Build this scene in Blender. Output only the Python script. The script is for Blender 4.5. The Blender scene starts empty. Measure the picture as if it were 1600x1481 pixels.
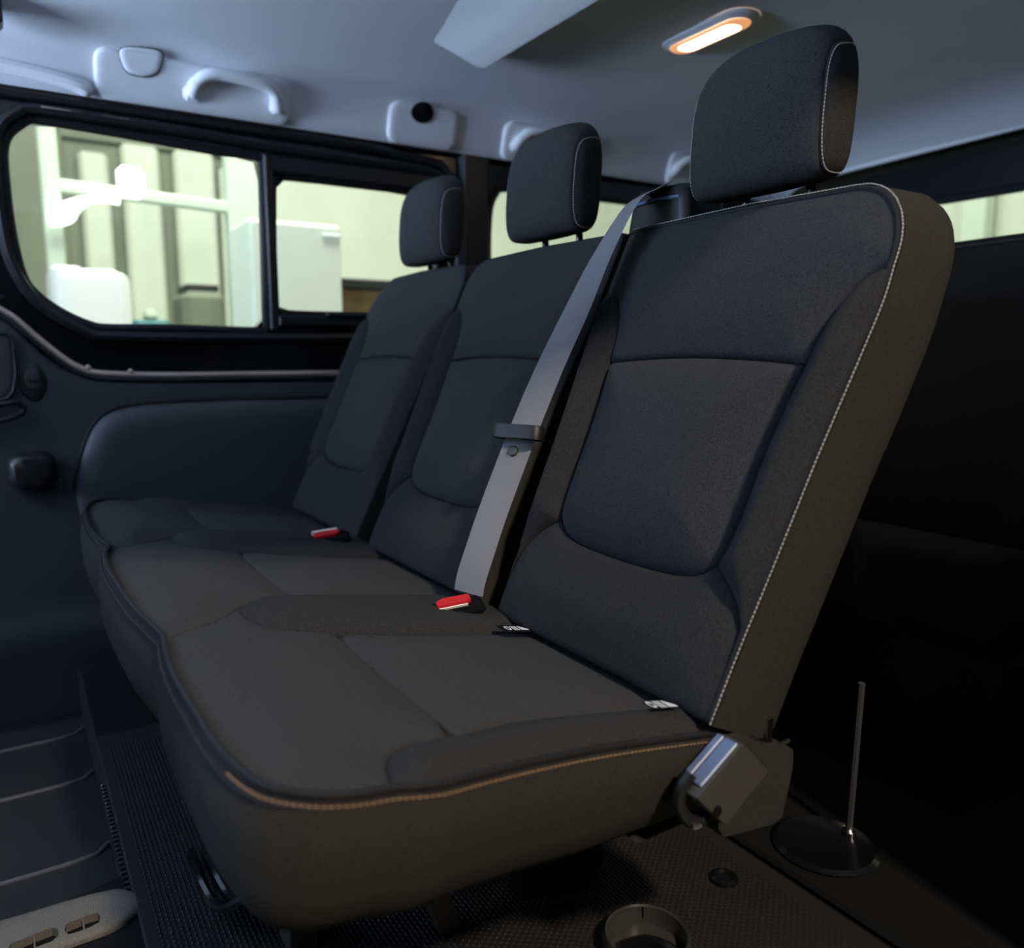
import bpy, math, random
import numpy as np
from mathutils import Vector, Matrix
from mathutils.geometry import delaunay_2d_cdt
random.seed(4)
SC = bpy.context.scene
COL = SC.collection

# ------------------------------------------------------------------ camera
cam_d = bpy.data.cameras.new('camera')
cam = bpy.data.objects.new('camera', cam_d); COL.objects.link(cam)
cam_d.sensor_width = 36.0
cam_d.lens = 28.125
cam_d.clip_start = 0.02
cam.matrix_world = Matrix(((0.533, -0.124, 0.837, 0.56),
                           (0.846, 0.078, -0.527, 0.0),
                           (0.0, 0.989, 0.146, 0.75),
                           (0, 0, 0, 1)))
loc, rot, sca = cam.matrix_world.decompose()
cam.rotation_mode = 'QUATERNION'; cam.location = loc; cam.rotation_quaternion = rot
cam_d.dof.use_dof = True
cam_d.dof.focus_distance = 1.12
cam_d.dof.aperture_fstop = 3.0
SC.camera = cam

# ------------------------------------------------------------------ world, exposure, lights
SC.view_settings.view_transform = 'Standard'
SC.view_settings.look = 'None'
SC.view_settings.gamma = 1.0
SC.view_settings.use_curve_mapping = False
SC.view_settings.exposure = 0.0
world = bpy.data.worlds.new('world'); SC.world = world
world.use_nodes = True
bg = world.node_tree.nodes['Background']
bg.inputs[0].default_value = (0.80, 0.88, 1.0, 1)
bg.inputs[1].default_value = 0.005

def area(name, loc, target, sx, sy, energy, color, spread=180):
    l = bpy.data.lights.new(name, 'AREA'); l.shape = 'RECTANGLE'
    l.size = sx; l.size_y = sy; l.energy = energy; l.color = color
    l.spread = math.radians(spread)
    o = bpy.data.objects.new(name, l); COL.objects.link(o)
    o.location = loc
    o.rotation_euler = (Vector(target) - Vector(loc)).to_track_quat('-Z', 'Y').to_euler()
    return o
# daylight through the windscreen of the cab, ahead of the bench
area('windscreen_daylight', (-1.22, -1.95, 0.98), (-1.30, 0.6, 1.36), 1.3, 0.55, 185, (0.54, 0.71, 1.0))
# a showroom lamp high outside the open side door, behind the camera
area('door_lamp', (3.2, 0.50, 3.75), (-0.4, 0.6, 0.5), 0.3, 0.3, 175, (1.0, 0.88, 0.74))
# showroom ceiling lights beyond the far side and behind the van
area('showroom_light_side', (-4.2, 1.2, 4.2), (-6.0, 1.4, 0.8), 5.0, 2.2, 215, (0.98, 1.0, 0.90))
area('showroom_light_close', (-2.6, 0.6, 4.0), (-3.8, 0.9, 0.6), 3.0, 0.8, 240, (0.98, 1.0, 0.92))
area('showroom_light_rear', (-2.0, 4.4, 3.8), (-2.6, 6.0, 1.2), 4.0, 1.0, 105, (0.98, 1.0, 0.90))

# ------------------------------------------------------------------ materials
def mat(name, color, rough=0.6, metal=0.0, spec=0.5, noise=None, bump=None, emit=None, coat=0.0, weave=None):
    m = bpy.data.materials.new(name); m.use_nodes = True
    nt = m.node_tree; b = nt.nodes['Principled BSDF']
    b.inputs['Base Color'].default_value = (*color, 1)
    b.inputs['Roughness'].default_value = rough
    b.inputs['Metallic'].default_value = metal
    b.inputs['Specular IOR Level'].default_value = spec
    b.inputs['Coat Weight'].default_value = coat
    tc = nt.nodes.new('ShaderNodeTexCoord')
    if noise:
        sc_, amt = noise
        n = nt.nodes.new('ShaderNodeTexNoise'); n.inputs['Scale'].default_value = sc_; n.inputs['Detail'].default_value = 5
        nt.links.new(tc.outputs['Object'], n.inputs['Vector'])
        r = nt.nodes.new('ShaderNodeMapRange')
        r.inputs['From Min'].default_value = 0.3; r.inputs['From Max'].default_value = 0.7
        r.inputs['To Min'].default_value = 1 - amt; r.inputs['To Max'].default_value = 1 + amt
        nt.links.new(n.outputs['Fac'], r.inputs['Value'])
        mx = nt.nodes.new('ShaderNodeMix'); mx.data_type = 'RGBA'; mx.blend_type = 'MULTIPLY'
        mx.inputs[0].default_value = 1.0
        mx.inputs[6].default_value = (*color, 1)
        nt.links.new(r.outputs['Result'], mx.inputs[7])
        nt.links.new(mx.outputs[2], b.inputs['Base Color'])
    h = None
    if weave:                                  # diagonal twill
        sc_, st, vec = weave
        w = nt.nodes.new('ShaderNodeTexWave'); w.inputs['Scale'].default_value = sc_
        w.bands_direction = 'DIAGONAL' if vec == 'D' else vec
        w.inputs['Distortion'].default_value = 0.3
        nt.links.new(tc.outputs['Object'], w.inputs['Vector'])
        h = (w.outputs['Fac'], st)
    if bump:
        sc_, st = bump
        n2 = nt.nodes.new('ShaderNodeTexNoise'); n2.inputs['Scale'].default_value = sc_; n2.inputs['Detail'].default_value = 3
        nt.links.new(tc.outputs['Object'], n2.inputs['Vector'])
        bp = nt.nodes.new('ShaderNodeBump'); bp.inputs['Strength'].default_value = st; bp.inputs['Distance'].default_value = 0.002
        nt.links.new(n2.outputs['Fac'], bp.inputs['Height'])
        if h:
            bp2 = nt.nodes.new('ShaderNodeBump'); bp2.inputs['Strength'].default_value = h[1]; bp2.inputs['Distance'].default_value = 0.001
            nt.links.new(h[0], bp2.inputs['Height']); nt.links.new(bp.outputs[0], bp2.inputs['Normal'])
            nt.links.new(bp2.outputs[0], b.inputs['Normal'])
        else:
            nt.links.new(bp.outputs[0], b.inputs['Normal'])
    if emit:
        b.inputs['Emission Color'].default_value = (*emit[0], 1); b.inputs['Emission Strength'].default_value = emit[1]
    return m

M = {}
M['fabric'] = mat('seat_fabric', (0.042, 0.042, 0.044), 0.92, spec=0.15, noise=(800, 0.6), bump=(700, 0.5))
M['twill'] = mat('twill_fabric', (0.034, 0.033, 0.032), 0.9, spec=0.15, noise=(800, 0.6), bump=(600, 0.4), weave=(260, 0.5, 'D'))
M['side_fabric'] = mat('side_fabric', (0.036, 0.033, 0.029), 0.92, spec=0.15, noise=(800, 0.55), bump=(700, 0.5))
M['cushion_fabric'] = mat('cushion_fabric', (0.044, 0.043, 0.042), 0.92, spec=0.15, noise=(700, 0.35), bump=(45, 0.35))
M['thread'] = mat('pale_thread', (0.50, 0.47, 0.42), 0.7)
M['thread_tan'] = mat('tan_thread', (0.42, 0.24, 0.13), 0.7)
M['piping'] = mat('piping', (0.014, 0.014, 0.015), 0.7, spec=0.3)
M['black_plastic'] = mat('black_plastic', (0.012, 0.012, 0.013), 0.38, bump=(900, 0.1))
M['dark_plastic'] = mat('dark_plastic', (0.022, 0.023, 0.025), 0.5, bump=(700, 0.2))
M['grey_plastic'] = mat('grey_plastic', (0.055, 0.052, 0.045), 0.45, bump=(800, 0.1))
M['blue_sheen'] = mat('blue_sheen_plastic', (0.13, 0.18, 0.30), 0.36)  # grey plastic tinted blue to carry the cool reflected light
M['black_gloss'] = mat('black_gloss_paint', (0.006, 0.006, 0.007), 0.22, coat=0.3)
M['rubber'] = mat('rubber_seal', (0.008, 0.008, 0.009), 0.5)
M['flange'] = mat('bronze_with_highlight', (0.72, 0.56, 0.45), 0.32, metal=0.45)  # bronze paint lightened to tan to carry the highlight along the lip
M['door_card'] = mat('door_card_plastic', (0.050, 0.053, 0.060), 0.6, spec=0.25, bump=(500, 0.25))
M['pocket'] = mat('door_pocket_plastic', (0.052, 0.055, 0.062), 0.52, bump=(500, 0.15))
M['headliner'] = mat('headliner_cloth', (0.74, 0.76, 0.81), 0.95, spec=0.1, noise=(400, 0.06), bump=(500, 0.2))
M['trim_light'] = mat('pale_trim_plastic', (0.77, 0.79, 0.83), 0.6, spec=0.3, bump=(500, 0.1))
M['webbing'] = mat('belt_webbing', (0.29, 0.29, 0.295), 0.45, spec=0.6, bump=(900, 0.2), weave=(210, 0.7, 'Z'))
M['red'] = mat('red_button', (0.62, 0.02, 0.025), 0.3)
M['cream'] = mat('cream_edge', (0.75, 0.66, 0.55), 0.35)
M['cup_plastic'] = mat('cup_plastic', (0.045, 0.042, 0.038), 0.3)
M['steel'] = mat('steel', (0.45, 0.45, 0.46), 0.25, metal=1.0)
M['label'] = mat('label_black', (0.006, 0.006, 0.007), 0.9, spec=0.1)
M['white_print'] = mat('white_print', (0.75, 0.76, 0.78), 0.6)
M['mat_rubber'] = mat('floor_mat_rubber', (0.020, 0.019, 0.018), 0.4, spec=0.35, bump=(300, 0.3))
M['floor_dark'] = mat('floor_covering', (0.008, 0.008, 0.008), 0.8, spec=0.12, bump=(250, 0.3))
M['step_plastic'] = mat('step_plastic', (0.020, 0.021, 0.022), 0.38, bump=(400, 0.12))
M['step_line'] = mat('step_ridge', (0.07, 0.07, 0.075), 0.35)
M['nosing'] = mat('grained_nosing', (0.14, 0.128, 0.105), 0.55, noise=(650, 0.35), bump=(500, 0.6))
M['leg_metal'] = mat('painted_leg', (0.09, 0.078, 0.066), 0.45)
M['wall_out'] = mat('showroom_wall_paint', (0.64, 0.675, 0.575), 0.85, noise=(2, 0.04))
M['wall_dim'] = mat('shaded_wall_paint', (0.19, 0.21, 0.16), 0.85, noise=(2, 0.1))  # wall colour darkened for the shade in the bay
M['strip'] = mat('pale_panel', (0.60, 0.645, 0.545), 0.6, noise=(3, 0.06))
M['white_paint'] = mat('white_paint', (0.60, 0.68, 0.57), 0.5, noise=(5, 0.03))
M['cabinet_paint'] = mat('cabinet_paint', (0.76, 0.81, 0.71), 0.5, noise=(5, 0.03))
M['white_bright'] = mat('white_enamel', (0.92, 0.92, 0.92), 0.4)
M['brown'] = mat('brown_wood', (0.16, 0.105, 0.05), 0.5, noise=(12, 0.2))
M['teal'] = mat('teal_plastic', (0.03, 0.16, 0.18), 0.4)
M['concrete'] = mat('showroom_floor', (0.32, 0.34, 0.30), 0.4, noise=(4, 0.1))
M['work_light'] = mat('lit_work_lamp', (0.9, 0.9, 0.9), 0.4, emit=((1.0, 1.0, 0.97), 2.2))
M['lens'] = mat('lit_lens', (0.9, 0.8, 0.65), 0.4, emit=((1.0, 0.80, 0.56), 6.0))
M['lens_rim'] = mat('amber_lens_edge', (0.60, 0.34, 0.18), 0.35, emit=((1.0, 0.42, 0.16), 0.75))
def glass_mat():
    m = bpy.data.materials.new('window_glass'); m.use_nodes = True
    nt = m.node_tree; nt.nodes.remove(nt.nodes['Principled BSDF'])
    t = nt.nodes.new('ShaderNodeBsdfTransparent'); t.inputs[0].default_value = (0.86, 0.90, 0.87, 1)
    g = nt.nodes.new('ShaderNodeBsdfGlossy'); g.inputs['Roughness'].default_value = 0.02
    f = nt.nodes.new('ShaderNodeFresnel'); f.inputs[0].default_value = 1.4
    mx = nt.nodes.new('ShaderNodeMixShader')
    nt.links.new(f.outputs[0], mx.inputs[0]); nt.links.new(t.outputs[0], mx.inputs[1]); nt.links.new(g.outputs[0], mx.inputs[2])
    nt.links.new(mx.outputs[0], nt.nodes['Material Output'].inputs[0])
    return m
M['glass'] = glass_mat()

# ------------------------------------------------------------------ helpers
def world_off(o):
    v = Vector((0, 0, 0))
    while o is not None:
        v += o.location; o = o.parent
    return v
def obj(name, verts, faces, m, parent=None, smooth=True, sharp=None):
    """one mesh object from world coordinates"""
    off = world_off(parent)
    me = bpy.data.meshes.new(name)
    me.from_pydata([(v[0] - off.x, v[1] - off.y, v[2] - off.z) for v in verts], [], [tuple(int(i) for i in f) for f in faces])
    me.validate(); me.update()
    me.materials.append(M[m])
    if smooth:
        me.polygons.foreach_set('use_smooth', [True] * len(me.polygons))
        if sharp: me.set_sharp_from_angle(angle=math.radians(sharp))
    o = bpy.data.objects.new(name, me); COL.objects.link(o)
    if parent is not None: o.parent = parent
    return o
def thing(name, loc, label, cat, group=None):
    o = bpy.data.objects.new(name, None); COL.objects.link(o); o.location = loc
    o.empty_display_size = 0.05
    o['label'] = label; o['category'] = cat
    if group: o['group'] = group
    return o
def tag(o, label, cat, group=None):
    o['label'] = label; o['category'] = cat
    if group: o['group'] = group
    return o
def struct(o): o['kind'] = 'structure'; return o
def stuff(o): o['kind'] = 'stuff'; return o

class MB:
    """collects shapes into one mesh"""
    def __init__(s): s.v = []; s.f = []
    def add(s, v, f):
        n = len(s.v); s.v += [tuple(p) for p in v]; s.f += [tuple(i + n for i in q) for q in f]; return s
    def build(s, name, m, parent=None, smooth=True, sharp=35): return obj(name, s.v, s.f, m, parent, smooth, sharp)

def catmull(pts, n=6, closed=False):
    P = [np.array(p, float) for p in pts]; N = len(P); out = []
    rng = range(N if closed else N - 1)
    for i in rng:
        if closed: p0, p1, p2, p3 = P[i - 1], P[i], P[(i + 1) % N], P[(i + 2) % N]
        else: p0, p1, p2, p3 = P[max(i - 1, 0)], P[i], P[i + 1], P[min(i + 2, N - 1)]
        for k in range(n):
            t = k / n
            out.append(0.5 * ((2 * p1) + (-p0 + p2) * t + (2 * p0 - 5 * p1 + 4 * p2 - p3) * t * t + (-p0 + 3 * p1 - 3 * p2 + p3) * t ** 3))
    if not closed: out.append(P[-1])
    return out
def resample(pts, step, closed=False):
    P = np.array(pts, float)
    if closed: P = np.vstack([P, P[:1]])
    seg = np.linalg.norm(np.diff(P, axis=0), axis=1); keep = np.r_[True, seg > 1e-7]; P = P[keep]
    seg = np.linalg.norm(np.diff(P, axis=0), axis=1); L = np.r_[0, np.cumsum(seg)]
    n = max(2, int(round(L[-1] / step)))
    t = np.linspace(0, L[-1], n + 1)
    Q = np.stack([np.interp(t, L, P[:, k]) for k in range(P.shape[1])], 1)
    return Q[:-1] if closed else Q
def tube(path, r, n=8, closed=False, caps=True, flat=None):
    """tube along 3D path; r scalar or list; flat=(ry, rz) elliptical with a fixed up"""
    P = [Vector(p) for p in path]; N = len(P); v = []; f = []
    up = None
    for i, p in enumerate(P):
        a = P[i - 1] if (i > 0 or closed) else P[i]
        b = P[(i + 1) % N] if (i < N - 1 or closed) else P[i]
        t = (b - a); t.normalize()
        if up is None:
            up = Vector((0, 0, 1)) if abs(t.z) < 0.9 else Vector((1, 0, 0))
        sd = t.cross(up); sd.normalize(); up = sd.cross(t); up.normalize()
        rr = r[i] if hasattr(r, '__len__') else r
        for k in range(n):
            an = 2 * math.pi * k / n
            v.append(p + sd * (math.cos(an) * rr) + up * (math.sin(an) * rr))
    for i in range(N if closed else N - 1):
        for k in range(n):
            a = i * n + k; b = i * n + (k + 1) % n; j = (i + 1) % N
            f.append((a, b, j * n + (k + 1) % n, j * n + k))
    if caps and not closed:
        f.append(tuple(range(n))[::-1]); f.append(tuple((N - 1) * n + k for k in range(n)))
    return v, f
def box(c, s, bev=0.003, R=None):
    """bevelled box, centre c, full sizes s, optional rotation"""
    hx, hy, hz = [q / 2 for q in s]; b = min(bev, hx * .9, hy * .9, hz * .9)
    v = []; f = []; idx = {}
    for sx in (-1, 1):
        for sy in (-1, 1):
            for sz in (-1, 1):
                for ax in range(3):
                    p = [sx * (hx - b), sy * (hy - b), sz * (hz - b)]
                    p[ax] = (sx * hx, sy * hy, sz * hz)[ax]
                    idx[(sx, sy, sz, ax)] = len(v); v.append(p)
    g = lambda a, s_: [k for k in ((-1, -1), (1, -1), (1, 1), (-1, 1))]
    for ax in range(3):
        o1, o2 = (ax + 1) % 3, (ax + 2) % 3
        for s_ in (-1, 1):
            q = []
            for (a, b_) in ((-1, -1), (1, -1), (1, 1), (-1, 1)):
                k = [0, 0, 0]; k[ax] = s_; k[o1] = a; k[o2] = b_; q.append(idx[(*k, ax)])
            f.append(tuple(q if s_ > 0 else q[::-1]))
    for ax in range(3):
        o1, o2 = (ax + 1) % 3, (ax + 2) % 3
        for a in (-1, 1):
            for b_ in (-1, 1):
                k0 = [0, 0, 0]; k0[ax] = -1; k0[o1] = a; k0[o2] = b_
                k1 = list(k0); k1[ax] = 1
                q = (idx[(*k0, o1)], idx[(*k1, o1)], idx[(*k1, o2)], idx[(*k0, o2)])
                f.append(q if a * b_ < 0 else q[::-1])
    for sx in (-1, 1):
        for sy in (-1, 1):
            for sz in (-1, 1):
                q = [idx[(sx, sy, sz, a)] for a in range(3)]
                f.append(tuple(q if sx * sy * sz > 0 else q[::-1]))
    c = Vector(c)
    return [(c + (R @ Vector(p) if R is not None else Vector(p))) for p in v], f
def lathe(prof, c, n=24, axis='Z'):
    v = []; f = []; c = Vector(c)
    for (r, z) in prof:
        for k in range(n):
            a = 2 * math.pi * k / n
            v.append(c + (Vector((r * math.cos(a), r * math.sin(a), z)) if axis == 'Z' else Vector((z, r * math.cos(a), r * math.sin(a)))))
    for i in range(len(prof) - 1):
        for k in range(n): f.append((i * n + k, i * n + (k + 1) % n, (i + 1) * n + (k + 1) % n, (i + 1) * n + k))
    f.append(tuple(range(n))[::-1]); f.append(tuple((len(prof) - 1) * n + k for k in range(n)))
    return v, f

def inside(P, poly):
    x, y = P[:, 0], P[:, 1]; r = np.zeros(len(P), bool); n = len(poly); j = n - 1
    for i in range(n):
        xi, yi = poly[i]; xj, yj = poly[j]
        if yi != yj:
            c = ((yi > y) != (yj > y)) & (x < (xj - xi) * (y - yi) / (yj - yi) + xi)
            r ^= c
        j = i
    return r
def dist(P, poly, closed=True):
    A = np.array(poly); B = np.roll(A, -1, 0)
    if not closed: A, B = A[:-1], B[:-1]
    d = B - A; L2 = (d ** 2).sum(1) + 1e-12
    out = np.full(len(P), 1e9)
    for s0 in range(0, len(P), 4000):
        Q = P[s0:s0 + 4000]
        t = np.clip(((Q[:, None, :] - A) * d).sum(2) / L2, 0, 1)
        pr = A + t[..., None] * d
        out[s0:s0 + 4000] = np.sqrt(((Q[:, None, :] - pr) ** 2).sum(2)).min(1)
    return out
def cdt(outline, step, rings=(), holes=()):
    """triangulate outline with exact borders; returns 2D points, tris, number of border points"""
    O = resample(outline, step, True)
    a = 0.5 * np.sum(O[:, 0] * np.roll(O[:, 1], -1) - np.roll(O[:, 0], -1) * O[:, 1])
    if a < 0: O = O[::-1].copy()
    H = [resample(h, step, True) for h in holes]
    pts = [O] + H
    for d in rings:
        T = np.roll(O, -1, 0) - np.roll(O, 1, 0); T /= np.linalg.norm(T, axis=1)[:, None] + 1e-9
        N = np.stack([-T[:, 1], T[:, 0]], 1); Q = O + N * d
        ok = inside(Q, O); Q = Q[ok]
        if len(Q): Q = Q[dist(Q, O) > 0.93 * d]; pts.append(Q)
    mn, mx = O.min(0), O.max(0)
    gx, gy = np.meshgrid(np.arange(mn[0], mx[0], step), np.arange(mn[1], mx[1], step * .866))
    gx[1::2] += step / 2
    G = np.stack([gx.ravel(), gy.ravel()], 1); G = G[inside(G, O)]
    lim = (max(rings) if rings else 0) + 0.55 * step
    if len(G): G = G[dist(G, O) > lim]
    for h in H:
        if len(G): G = G[~inside(G, h)]; G = G[dist(G, h) > 0.6 * step]
    pts.append(G)
    n0 = len(O); ed = [(i, (i + 1) % n0) for i in range(n0)]; k = n0
    for h in H:
        ed += [(k + i, k + (i + 1) % len(h)) for i in range(len(h))]; k += len(h)
    P = np.vstack(pts)
    vv, ee, ff, *_ = delaunay_2d_cdt([Vector((float(p[0]), float(p[1]))) for p in P], ed, [], 0, 1e-6)
    V = np.array([(q.x, q.y) for q in vv]); F = np.array([f for f in ff if len(f) == 3])
    C = V[F].mean(1); ok = inside(C, O)
    for h in H: ok &= ~inside(C, h)
    F = F[ok]
    A, B, C = V[F[:, 0]], V[F[:, 1]], V[F[:, 2]]
    cr = (B[:, 0] - A[:, 0]) * (C[:, 1] - A[:, 1]) - (B[:, 1] - A[:, 1]) * (C[:, 0] - A[:, 0])
    F[cr < 0] = F[cr < 0][:, ::-1]
    return V, F, O, H

class Frame:
    """2D (a, s) + height h  ->  world"""
    def __init__(s, o, ax, d, n): s.o, s.ax, s.d, s.n = [np.array(q, float) for q in (o, ax, d, n)]
    def __call__(s, P, h):
        P = np.atleast_2d(P); h = np.broadcast_to(np.asarray(h, float), (len(P),))
        return s.o + P[:, :1] * s.ax + P[:, 1:2] * s.d + h[:, None] * s.n
def panel(name, fr, outline, m, parent, step=.011, edge=.010, depth=.006, bulge=.012, breadth=.05, hfun=None, skirt=.012, base=0.0):
    V, F, O, _ = cdt(outline, step, (edge * .12, edge * .4, edge * .8))
    D = dist(V, O)
    t = np.clip(D / edge, 0, 1)
    h = base + depth * (np.sqrt(1 - (1 - t) ** 2) - 1) + bulge * (1 - np.exp(-(D / breadth) ** 1.3))
    if hfun is not None: h = h + hfun(V)
    W = list(map(tuple, fr(V, h)))
    Fs = [tuple(f) for f in F]
    # skirt down from the border
    bi = {}
    cnt = {}
    for f in Fs:
        for i in range(3):
            e = (f[i], f[(i + 1) % 3]); cnt[tuple(sorted(e))] = cnt.get(tuple(sorted(e)), 0) + 1
    low = fr(V, h - skirt)
    for f in list(Fs):
        for i in range(3):
            a, b = f[i], f[(i + 1) % 3]
            if cnt[tuple(sorted((a, b)))] == 1:
                for q in (a, b):
                    if q not in bi: bi[q] = len(W); W.append(tuple(low[q]))
                Fs.append((b, a, bi[a], bi[b]))
    o = obj(name, W, Fs, m, parent, True, 60)
    return o
def dashes(name, path, m, parent, pitch=.0052, length=.0036, r=.0008):
    P = resample(path, pitch); mb = MB()
    for a, b in zip(P[:-1], P[1:]):
        q = a + (b - a) * (length / pitch)
        v, f = tube([a, q], r, 5); mb.add(v, f)
    return stuff(mb.build(name, m, parent))
def plate(outline2, holes, axis, val, thick, step, to3=None):
    """flat plate with holes, thickness towards +val; returns verts, faces.  outline in the two other axes"""
    V, F, O, H = cdt(outline2, step, (), holes)
    def p3(q, d):
        l = [q[0], q[1]]; l.insert(axis, val + d); return tuple(l)
    n = len(V); v = [p3(q, 0) for q in V] + [p3(q, thick) for q in V]
    f = [tuple(t) for t in F] + [tuple(int(i) + n for i in t[::-1]) for t in F]
    cnt = {}
    for t in F:
        for i in range(3):
            e = (int(t[i]), int(t[(i + 1) % 3])); k = tuple(sorted(e)); cnt.setdefault(k, []).append(e)
    for k, l in cnt.items():
        if len(l) == 1:
            a, b = l[0]; f.append((b, a, a + n, b + n))
    return v, f
def loft(rings, cap0=True, cap1=True):
    n = len(rings[0]); v = [tuple(p) for r in rings for p in r]; f = []
    for i in range(len(rings) - 1):
        for k in range(n): f.append((i * n + k, i * n + (k + 1) % n, (i + 1) * n + (k + 1) % n, (i + 1) * n + k))
    if cap0: f.append(tuple(range(n))[::-1])
    if cap1: f.append(tuple((len(rings) - 1) * n + k for k in range(n)))
    return v, f
def rrect(w, h, r, n=5):
    out = []
    for cx_, cy_, a0 in ((w/2-r, h/2-r, 0), (-w/2+r, h/2-r, 90), (-w/2+r, -h/2+r, 180), (w/2-r, -h/2+r, 270)):
        for k in range(n + 1):
            a = math.radians(a0 + 90 * k / n); out.append((cx_ + r * math.cos(a), cy_ + r * math.sin(a)))
    return out

# ================================================================== van shell
FX = -1.62        # inner face of the far side wall
# floor of the cabin: edge of the step well at x -0.60 for y < 0.10
fl = MB()
v, f = plate([(-1.64, .10), (-.60, .10), (-.60, -1.5), (.30, -1.5), (.30, 2.75), (-1.64, 2.75)], [], 2, -.05, .05, .25); fl.add(v, f)
floor = struct(fl.build('floor', 'floor_dark', None, False))
mm = MB()
mm.add(*box((-.43, .495, .004), (1.40, .80, .008), .003))
fm = tag(bpy.data.objects.new('floor_mat', None), 'black woven-textured rubber mat on the floor under the bench', 'floor mat'); COL.objects.link(fm)
mm.build('mat_base', 'mat_rubber', fm)
rb = MB()
for i in range(140):                      # raised ribs of the mat, too fine to pick apart
    for j in range(118):
        x = -1.08 + i * .0098 + (.0049 if j % 2 else 0); y = .115 + j * .0064
        if x > .26: continue
        rb.add([(x - .0038, y - .0019, .008), (x + .0038, y - .0019, .008), (x + .0038, y + .0019, .008), (x - .0038, y + .0019, .008),
                (x - .0026, y, .0096), (x + .0026, y, .0096)], [(0, 1, 5, 4), (2, 3, 4, 5), (0, 4, 3), (1, 2, 5)])
stuff(rb.build('mat_ribs', 'mat_rubber', fm, False))

# step well of the far sliding door
sw = MB()
sw.add(*box((-1.13, -.70, -.165), (1.06, 1.60, .05), .004))
sw.add(*box((-1.13, .112, -.10), (1.06, .03, .18), .006))
sw.add(*box((-.615, -.70, -.10), (.03, 1.60, .16), .006))
step = struct(sw.build('trim_step', 'step_plastic', None, True))
for x in (-.955, -1.26, -1.50):
    t = tube([(x + .004, -1.2, -.139), (x + .002, -.3, -.139), (x, .03, -.139), (x - .006, .075, -.138), (x - .03, .095, -.136)], .0045, 8)
    MB().add(*t).build('ridge', 'step_line', step)
tm = MB()
for i in range(26):
    x = -.93 + i * .0135
    tm.add(*box((x, .094, .002), (.006, .016, .010), .002))
stuff(tm.build('edge_teeth', 'step_plastic', step))

# nosing on the edge of the step with slotted vents
def nosing():
    out = [(-.640, -.60), (-.636, -.063), (-.630, -.018), (-.622, .045), (-.610, .080), (-.588, .100), (-.556, .104), (-.535, .090), (-.524, .060), (-.523, .0), (-.523, -.60)]
    holes = []
    for y0 in (-.145, -.058, .0105):
        pass
    slots = [[(-.558, .012), (-.563, .046), (-.559, .052), (-.541, .052), (-.537, .047), (-.534, .016), (-.538, .010), (-.554, .009)],
             [(-.555, -.050), (-.561, -.004), (-.557, .002), (-.538, .003), (-.534, -.002), (-.531, -.046), (-.535, -.052), (-.551, -.053)],
             [(-.554, -.112), (-.558, -.066), (-.554, -.060), (-.536, -.059), (-.532, -.064), (-.529, -.108), (-.533, -.114), (-.550, -.115)]]
    V, F, O, H = cdt(out, .012, (.003, .008, .018), slots)
    D = dist(V, O); t = np.clip(D / .022, 0, 1)
    # the edge towards the step well rolls over
    left = np.clip((-.600 - V[:, 0]) / .036, 0, 1)
    h = .012 + .008 * (np.sqrt(1 - (1 - t) ** 2) - 1) - .016 * left ** 2
    hd = [dist(V, q) for q in H]
    W = [(p[0], p[1], z) for p, z in zip(V, h)]; n = len(W)
    Fs = [tuple(q) for q in F]; cnt = {}
    for q in F:
        for i in range(3):
            e = (int(q[i]), int(q[(i + 1) % 3])); cnt.setdefault(tuple(sorted(e)), []).append(e)
    W += [(p[0], p[1], -.028) for p in V]
    for k, l in cnt.items():
        if len(l) == 1: a, b = l[0]; Fs.append((b, a, a + n, b + n))
    root = thing('step_nosing', (-.56, .0, 0), 'grained grey nosing strip with slotted vents along the step edge', 'step edge')
    obj('nosing_strip', W, Fs, 'nosing', root, True, 40)
    for s in slots:
        c = np.array(s).mean(0)
        MB().add(*box((c[0], c[1], -.012), (.034, .058, .004), .001)).build('vent_floor', 'black_plastic', root)
        MB().add(*box((c[0], c[1] + .001, .001), (.026, .0022, .018), .0005)).build('vent_rib', 'nosing', root)
nosing()

# raised carpeted floor edge behind the bench
struct(MB().add(*box((-.67, 1.80, .006), (1.9, 1.79, .012), .006)).build('trim_rear_floor', 'floor_dark', None))

# --- far side wall: black inner frame with window openings
W1 = [(0.052, 1.235), (0.084, 1.266), (0.113, 1.274), (0.277, 1.268), (0.365, 1.263), (0.492, 1.256), (0.577, 1.257), (0.600, 1.248), (0.604, 1.225),
      (0.597, 0.844), (0.588, 0.823), (0.561, 0.817), (0.363, 0.820), (0.224, 0.818), (0.185, 0.824), (0.133, 0.848), (0.085, 0.885), (0.056, 0.930), (0.041, 1.033), (0.038, 1.142), (0.040, 1.200)]
W2 = [(0.637, 1.18), (0.644, 1.203), (0.66, 1.212), (0.763, 1.214), (1.005, 1.214), (1.09, 1.20), (1.105, 1.16), (1.105, .91), (1.09, .872), (0.844, 0.866), (0.66, 0.866), (0.635, 0.879), (0.628, 0.902)]
W3 = [(1.292, 1.054), (1.296, 1.161), (1.307, 1.215), (1.328, 1.244), (1.35, 1.255), (1.71, 1.262), (2.25, 1.262), (2.31, 1.24), (2.32, 1.2), (2.32, .88), (2.30, .85), (2.25, .84), (1.36, .84), (1.31, .86), (1.295, .90)]
wl = MB()
v, f = plate([(-2.3, .66), (2.72, .66), (2.72, 1.38), (-2.3, 1.38)], [W1, W2, W3, [(-1.5, .84), (-.2, .84), (-.2, 1.26), (-1.35, 1.26)]], 0, -1.655, .035, .05); wl.add(v, f)
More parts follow.
